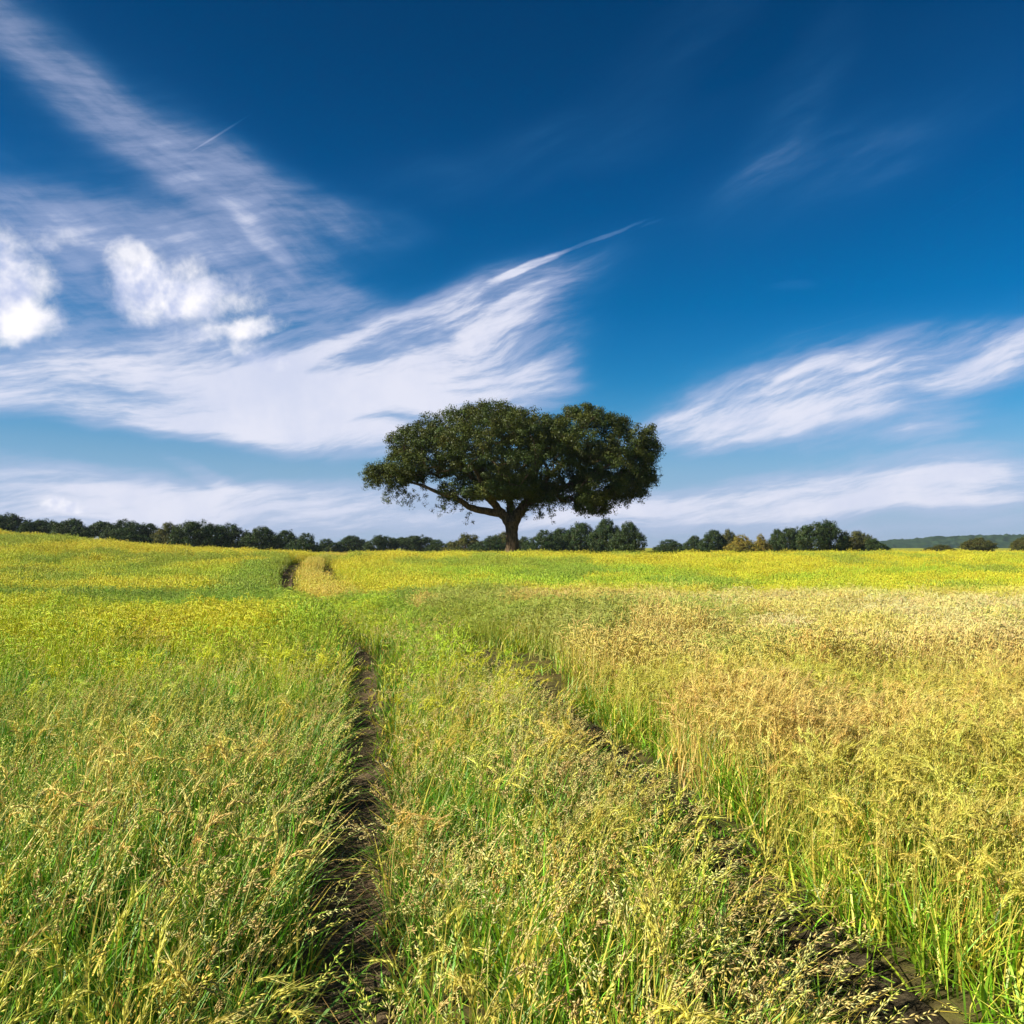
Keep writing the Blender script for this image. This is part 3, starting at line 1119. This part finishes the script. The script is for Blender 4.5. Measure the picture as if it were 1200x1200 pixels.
low = cl[:, 2] > ft(600, 592)[2] - np.where(np.abs(cl[:, 0] - 5.0) < 1.6, 1.0, 0) - np.where(cl[:, 0] < -5.5, .2, 0)
cl = cl[low]
# keep the fork open to view
op = (np.abs(cl[:, 0] + .1) < 1.3) & (cl[:, 2] < ft(600, 590)[2])
cl = cl[~op]
cl = cl[cl[:, 0] > ft(429, 0)[0]]
sprig = []
for px, py, k in ((437, 566, 3), (450, 578, 4), (462, 588, 3), (480, 584, 4), (497, 588, 3), (523, 592, 4), (519, 603, 2), (533, 590, 3), (548, 598, 2), (551, 606, 2),
                  (625, 596, 5), (632, 604, 4), (640, 598, 4), (648, 604, 2), (618, 606, 2), (660, 592, 4), (697, 606, 3), (706, 598, 4), (716, 596, 3),
                  (735, 588, 3), (748, 584, 3), (760, 570, 3), (768, 555, 3), (592, 588, 3), (606, 596, 4), (598, 603, 2), (430, 556, 2), (560, 580, 4), (680, 598, 3), (584, 582, 3)):
    for _ in range(k):
        sprig.append(ft(px, py, rng.normal(-.4, 1.0)) + rng.normal(0, .18, 3))
sprig = np.array(sprig)
mb = MB()
r1 = rng.uniform(.34, .60, len(cl))
V, Q, C = leaves(cl, r1, 125, .064)
mb.add(V, Q, None, C)
chain = []
for q in sprig:                                          # leafy twigs hang from the foliage above them
    up_ = cl[np.argmin(np.linalg.norm((cl - q) * np.array([[2.0, 1.0, 1.0]]), axis=1) + 5 * (cl[:, 2] < q[2]))]
    for f in (.35, .6, .8, 1.0):
        chain.append(up_ * (1 - f) + q * f + rng.normal(0, .17, 3))
chain = np.array(chain)
V, Q, C = leaves(chain, rng.uniform(.16, .34, len(chain)), 34, .055, 1.0)
mb.add(V, Q, None, C)
link('crown', mb.mesh('crown', m_leaf), root)

mbt = MB()
P, Rd = refine([ft(601, 668), ft(601, 650), ft(600.5, 641), ft(600, 630), ft(599.5, 619), ft(600, 611)], [.80, .55, .45, .42, .44, .52], 16, .012)
tube(mbt, P, Rd, 16, .03)
for k in range(6):                                       # root flare
    a = k * 1.05 + .3
    b0 = ft(601, 655)
    tube(mbt, [b0 + [math.cos(a) * .2, math.sin(a) * .2, .6], b0 + [math.cos(a) * .55, math.sin(a) * .55, 0], b0 + [math.cos(a) * .9, math.sin(a) * .9, -.5]], [.25, .24, .1], 7)
link('trunk', mbt.mesh('trunk', m_bark, True), root)
limbs = [
    ([ft(598, 614), ft(592, 606), ft(586, 599), ft(578, 590, -.4), ft(566, 576, -1), ft(552, 560, -1.6), ft(536, 545, -2)], [.42, .36, .31, .26, .21, .16, .10]),
    ([ft(590, 604), ft(580, 599.5, -.2), ft(568, 599, -.5), ft(557, 597.5, -.9), ft(548, 594, -1.0), ft(541, 588, -1.1), ft(532, 583, -1.2), ft(520, 580, -1.3), ft(508, 576, -1.2), ft(492, 568, -1), ft(472, 562, -.6)], [.30, .27, .25, .23, .21, .20, .17, .14, .12, .09, .06]),
    ([ft(601, 614), ft(606, 604), ft(613, 595, .2), ft(619, 586, .3), ft(624, 570, .6), ft(630, 548, .8), ft(636, 525, 1)], [.44, .40, .36, .30, .24, .18, .10]),
    ([ft(616, 590), ft(630, 585, -.4), ft(645, 580, -.8), ft(662, 572, -1.2), ft(682, 562, -1.4), ft(702, 552, -1.5), ft(724, 540, -1.4)], [.26, .24, .22, .19, .16, .13, .08]),
    ([ft(599, 612), ft(598, 598, .5), ft(598, 584, 1), ft(594, 566, 1.6), ft(590, 545, 2), ft(588, 520, 2.2)], [.34, .28, .24, .20, .16, .10]),
    ([ft(582, 596, 0), ft(574, 585, -1.2), ft(568, 572, -2.4), ft(560, 558, -3.6), ft(554, 545, -4.4)], [.20, .17, .14, .11, .07]),
    ([ft(622, 580, .2), ft(640, 560, 1.4), ft(660, 540, 2.6), ft(684, 524, 3.4)], [.22, .17, .13, .08]),
]
bms, nodes, owner = [], [], []
for i, (pts, rad) in enumerate(limbs):
    P, Rd = refine(pts, rad, 22, .03)
    b = MB()
    tube(b, P, Rd, 10, .03)
    bms.append(b)
    for q in P[4:]:
        nodes.append(q)
        owner.append(i)
sub = cl[rng.random(len(cl)) < .42]
grow(bms, nodes, owner, sub, .014)
for b in bms:
    link('branch', b.mesh('branch', m_bark, True), root)

# ---- trees beyond the crest: a handful of grown forms, repeated


def wood_proto(seed, form, leafm, nclump=430, per=54):
    """a crown about 10 m wide and 7 m high with its trunk, rooted at the origin"""
    global rng
    rng = np.random.default_rng(seed)
    W, H = 5.0, 7.0
    if form == 'round':
        e = [(0, 0, 3.8, 3.8, 3.4, 3.1, .45), (-2.5, .3, 2.8, 2.6, 2.4, 2.4, .24), (2.5, -.2, 3.0, 2.6, 2.4, 2.5, .24), (.4, .6, 5.4, 2.2, 2, 1.5, .11)]
    elif form == 'broad':
        e = [(-1.9, 0, 3.8, 3.1, 2.8, 2.9, .38), (2.0, .2, 3.4, 3.1, 2.8, 2.8, .36), (0, -.5, 5.0, 2.4, 2.4, 1.9, .2), (3.6, 0, 2.8, 1.5, 1.6, 1.6, .07), (-3.8, 0, 3.2, 1.5, 1.6, 1.6, .07)]
    elif form == 'spread':
        e = [(0, 0, 4.9, 3.6, 3.2, 1.7, .4), (-3.0, .3, 4.2, 2.0, 2, 1.3, .2), (3.0, -.2, 4.4, 2.0, 2, 1.3, .2), (0, 0, 5.9, 2.3, 2.2, 1.0, .2)]
    else:  # low bush
        e = [(0, 0, 2.7, 4.0, 3.2, 2.9, .5), (-2.6, 0, 2.0, 2.4, 2.4, 2.3, .25), (2.6, 0, 2.2, 2.4, 2.4, 2.3, .25), (.8, 0, 4.6, 2.2, 2, 2.0, .15)]
    cs = []
    for cx, cy, cz, rx, ry, rz, f in e:
        n = int(nclump * f)
        d = rng.normal(0, 1, (n, 3))
        d /= np.linalg.norm(d, axis=1, keepdims=True)
        d *= (.45 + .55 * rng.random(n) ** .5)[:, None]
        cs.append(np.array([[cx, cy, cz]]) + d * np.array([[rx, ry, rz]]) * .9)
    cs = np.concatenate(cs)
    cs = cs[cs[:, 2] > (.3 if form == 'bush' else (1.4 if form == 'spread' else .7))]
    mb = MB()
    V, Q, C = leaves(cs, rng.uniform(.45, .85, len(cs)), per, .135, .8)
    mb.add(V, Q, None, C)
    crown = mb.mesh('crown', leafm)
    tb_ = MB()
    lean_ = rng.normal(0, .25)
    P, Rd = refine([(0, 0, -.6), (lean_ * .2, 0, .8), (lean_ * .6, .1, 1.9), (lean_, .1, 3.2), (lean_ * 1.4, 0, 4.6)], [.42, .30, .26, .2, .1], 14, .03)
    tube(tb_, P, Rd, 8, .04)
    grow([tb_], list(P[7:]), [0] * len(P[7:]), cs[rng.random(len(cs)) < .22], .022, 1.0, 4)
    return crown, tb_.mesh('trunk', m_bark, True)


PR = {
    'round': wood_proto(11, 'round', m_leaf_dark), 'round2': wood_proto(12, 'round', m_leaf_dark),
    'broad': wood_proto(13, 'broad', m_leaf_dark), 'broad2': wood_proto(14, 'broad', m_leaf_dark),
    'spread': wood_proto(15, 'spread', m_leaf_dark), 'bush': wood_proto(16, 'bush', m_leaf_dark),
    'bush_olive': wood_proto(17, 'bush', m_leaf_olive), 'round_olive': wood_proto(18, 'round', m_leaf_olive),
    'gold': wood_proto(19, 'bush', m_leaf_gold), 
}
rng = np.random.default_rng(99)
# centre mark, top mark, width mark, distance, form, label
WOOD = [
    (-22, 598, 60, 165, 'round', 'dark oak at the far left end of the tree line, cut by the picture edge'),
    (12, 600, 44, 170, 'broad', 'tall dark oak with a peaked crown near the left end of the tree line'),
    (29, 608, 22, 160, 'bush', 'small low oak stepping down right of the peaked dark oak at far left'),
    (56, 607, 44, 178, 'broad2', 'rounded dark oak left of the wide humped oak, below the small puffy cloud'),
    (82, 607, 46, 168, 'round', 'dark oak with a full rounded crown, its right side sloping to a gap'),
    (120, 610, 34, 185, 'spread', 'thin crowned oak with sky showing under its branches'),
    (146, 607, 40, 175, 'broad', 'high dark oak in the middle of the left tree line'),
    (150, 616, 50, 160, 'bush', 'low dark green bushy oak standing in front of the taller left oaks'),
    (177, 612, 34, 180, 'round2', 'dark oak between the high left oak and the olive tinged one'),
    (200, 611, 36, 175, 'round_olive', 'dark oak with a slightly olive crown just left of the broad green oak'),
    (235, 608, 50, 160, 'broad2', 'broad mid green oak with a lumpy top, left of the path bend'),
    (268, 612, 46, 172, 'broad', 'dark spreading oak joined to the right side of the broad green oak'),
    (305, 616, 44, 162, 'round', 'oak with open sunny stems showing beneath its crown, above the field edge'),
    (333, 620, 34, 168, 'round2', 'dark oak second from the right end of the left tree line'),
    (355, 621, 34, 160, 'bush', 'rounded dark oak closing the left tree line beyond the path bend'),
    (386, 629, 30, 225, 'bush', 'low distant oak in the gap right of the left tree line'),
    (414, 627, 36, 235, 'round', 'distant dark oak, first rounded crown of the low middle row'),
    (447, 626, 34, 225, 'broad', 'distant mid green oak in the centre of the low middle row'),
    (472, 629, 26, 240, 'spread', 'distant pale green oak between two dark ones in the low middle row'),
    (492, 626, 34, 230, 'broad2', 'distant dark oak with the highest crown in the low middle row'),
    (515, 630, 26, 225, 'bush', 'low distant bush at the right end of the middle row'),
    (545, 622, 42, 200, 'bush_olive', 'olive yellow oak with a domed crown left of the lone tree trunk'),
    (573, 625, 40, 195, 'bush', 'mid green oak between the olive domed oak and the lone trunk'),
    (590, 622, 34, 215, 'round_olive', 'olive green oak directly behind the lone tree trunk'),
    (612, 626, 20, 220, 'bush', 'small dark bush showing just right of the lone tree trunk'),
    (634, 617, 36, 170, 'bush', 'dark green oak at the left end of the grove right of the lone tree'),
    (659, 618, 38, 178, 'round', 'mid green oak, second in the grove right of the lone tree'),
    (682, 611, 40, 172, 'round2', 'tall dark oak in the centre of the grove under the lone tree crown'),
    (712, 606, 34, 168, 'round', 'highest oak of the grove right of the lone tree, lit green on top'),
    (735, 610, 34, 165, 'round', 'rounded dark oak closing the right end of the grove beside the lone tree'),
    (788, 630, 38, 235, 'bush', 'isolated low dark bush on the crest right of the grove'),
    (815, 627, 22, 225, 'round', 'small oak beside the low dark bush on the right skyline'),
    (836, 620, 30, 200, 'round2', 'upright green oak left of the golden tree'),
    (854, 619, 20, 205, 'round_olive', 'olive topped oak close behind the left of the golden tree'),
    (872, 624, 36, 185, 'gold', 'golden yellow leaved tree, wide and bushy, on the right skyline'),
    (893, 623, 18, 188, 'gold', 'slim golden tree at the right shoulder of the wide golden one'),
    (911, 619, 22, 195, 'round', 'narrow green oak between the golden trees and the tallest right oak'),
    (930, 616, 30, 190, 'broad2', 'dark oak just left of the tallest oak on the right skyline'),
    (966, 608, 50, 172, 'broad', 'tallest and widest green oak on the right skyline'),
    (1007, 621, 36, 178, 'round_olive', 'mid green oak leaning down right of the tallest right oak'),
    (1026, 628, 30, 172, 'bush', 'low rounded oak at the right end of the right skyline group'),
    (1101, 637, 32, 260, 'bush_olive', 'low olive bush in front of the blue green hill'),
    (1146, 629, 34, 240, 'round_olive', 'solitary broad olive brown tree standing against the distant hill'),
    (1199, 628, 24, 235, 'round_olive', 'olive brown tree at the right edge of the picture'),
]
used = set()
for px, top, w, D, form, lab in WOOD:
    s_ = D / 1039
    x = (px - 600) * s_
    zg = float(ground_z(x, D))
    H = EYE + (642 - top) * s_ - zg
    r = bpy.data.objects.new('golden_tree' if form == 'gold' else 'field_oak', None)
    COL.objects.link(r)
    r.location = (x, D, zg)
    r.rotation_euler = (0, 0, rng.normal(0, .35) + (math.pi if rng.random() < .5 else 0))
    sx = w * s_ * 1.38 / 10.2
    r.scale = (sx, max(sx, .6), H / 7.05)
    tag(r, lab, 'tree', 'trees beyond the field crest')
    cm, tm_ = PR[form]
    link('crown', cm, r)
    link('trunk', tm_, r)

# ------------------------------------------------------------------ the far wooded hill
hx = np.arange(560, 2000, 2.6)
hy = np.concatenate([np.arange(1380, 1520, 3.5), np.arange(1530, 1900, 14)])
HX, HY = np.meshgrid(hx, hy)
rng = np.random.default_rng(5)
prof = np.interp(HX / HY, [.36, .42, .46, .50, .54, .60, .8, 1.2], [-2, 7, 11, 15, 17, 18, 22, 12])
up = sstep(HY, 1372, 1440) * (1 - .5 * sstep(HY, 1600, 1900))
HZ = prof * up + (fbm(HX, HY, 60, 31) - .5) * 3 * up + 1.0
HZ += (vnoise(HX, HY, 8, 33) ** 1.5 * 5.5 + vnoise(HX, HY, 4, 34) * 2.4) * sstep(prof, -1, 3)
HZ[0], HZ[:, 0] = -2.0, -2.0             # the hill's foot goes into the ground
i = np.arange(HX.size).reshape(HX.shape)
q = np.stack([i[:-1, :-1], i[:-1, 1:], i[1:, 1:], i[1:, :-1]], -1).reshape(-1, 4)
m_hill, t, out = new_mat('wooded_hill')
p = principled(t, out, 1.0, .0)
geo = nd(t, 'ShaderNodeNewGeometry')
n1 = noise(t, geo.outputs['Position'], .12, 4, .6).outputs['Fac']
t.links.new(mix_col(t, smooth(t, n1, .35, .65), (.018, .042, .024), (.035, .062, .028)), p.inputs['Base Color'])
tag(link('hills', mesh_np('hills', np.stack([HX, HY, HZ], -1).reshape(-1, 3), q, mat=m_hill)), 'low distant hill covered in blue green woodland', 'hill', kind='structure')

# ------------------------------------------------------------------ air
hb = [(-2600, -400, -3), (2600, -400, -3), (2600, 3200, -3), (-2600, 3200, -3)]
hv = np.array(hb + [(x, y, 34) for x, y, z in hb], dtype=float)
m_haze, t, out = new_mat('haze')
pv = nd(t, 'ShaderNodeVolumePrincipled')
pv.inputs['Color'].default_value = (.72, .84, 1.0, 1)
pv.inputs['Density'].default_value = .00011
pv.inputs['Anisotropy'].default_value = .2
t.links.new(pv.outputs[0], out.inputs['Volume'])
hz_o = link('haze', mesh_np('haze', hv, [(3, 2, 1, 0), (4, 5, 6, 7), (0, 1, 5, 4), (1, 2, 6, 5), (2, 3, 7, 6), (3, 0, 4, 7)], mat=m_haze))
tag(hz_o, 'thin blue haze in the air over the far field and hill', 'haze', kind='stuff')
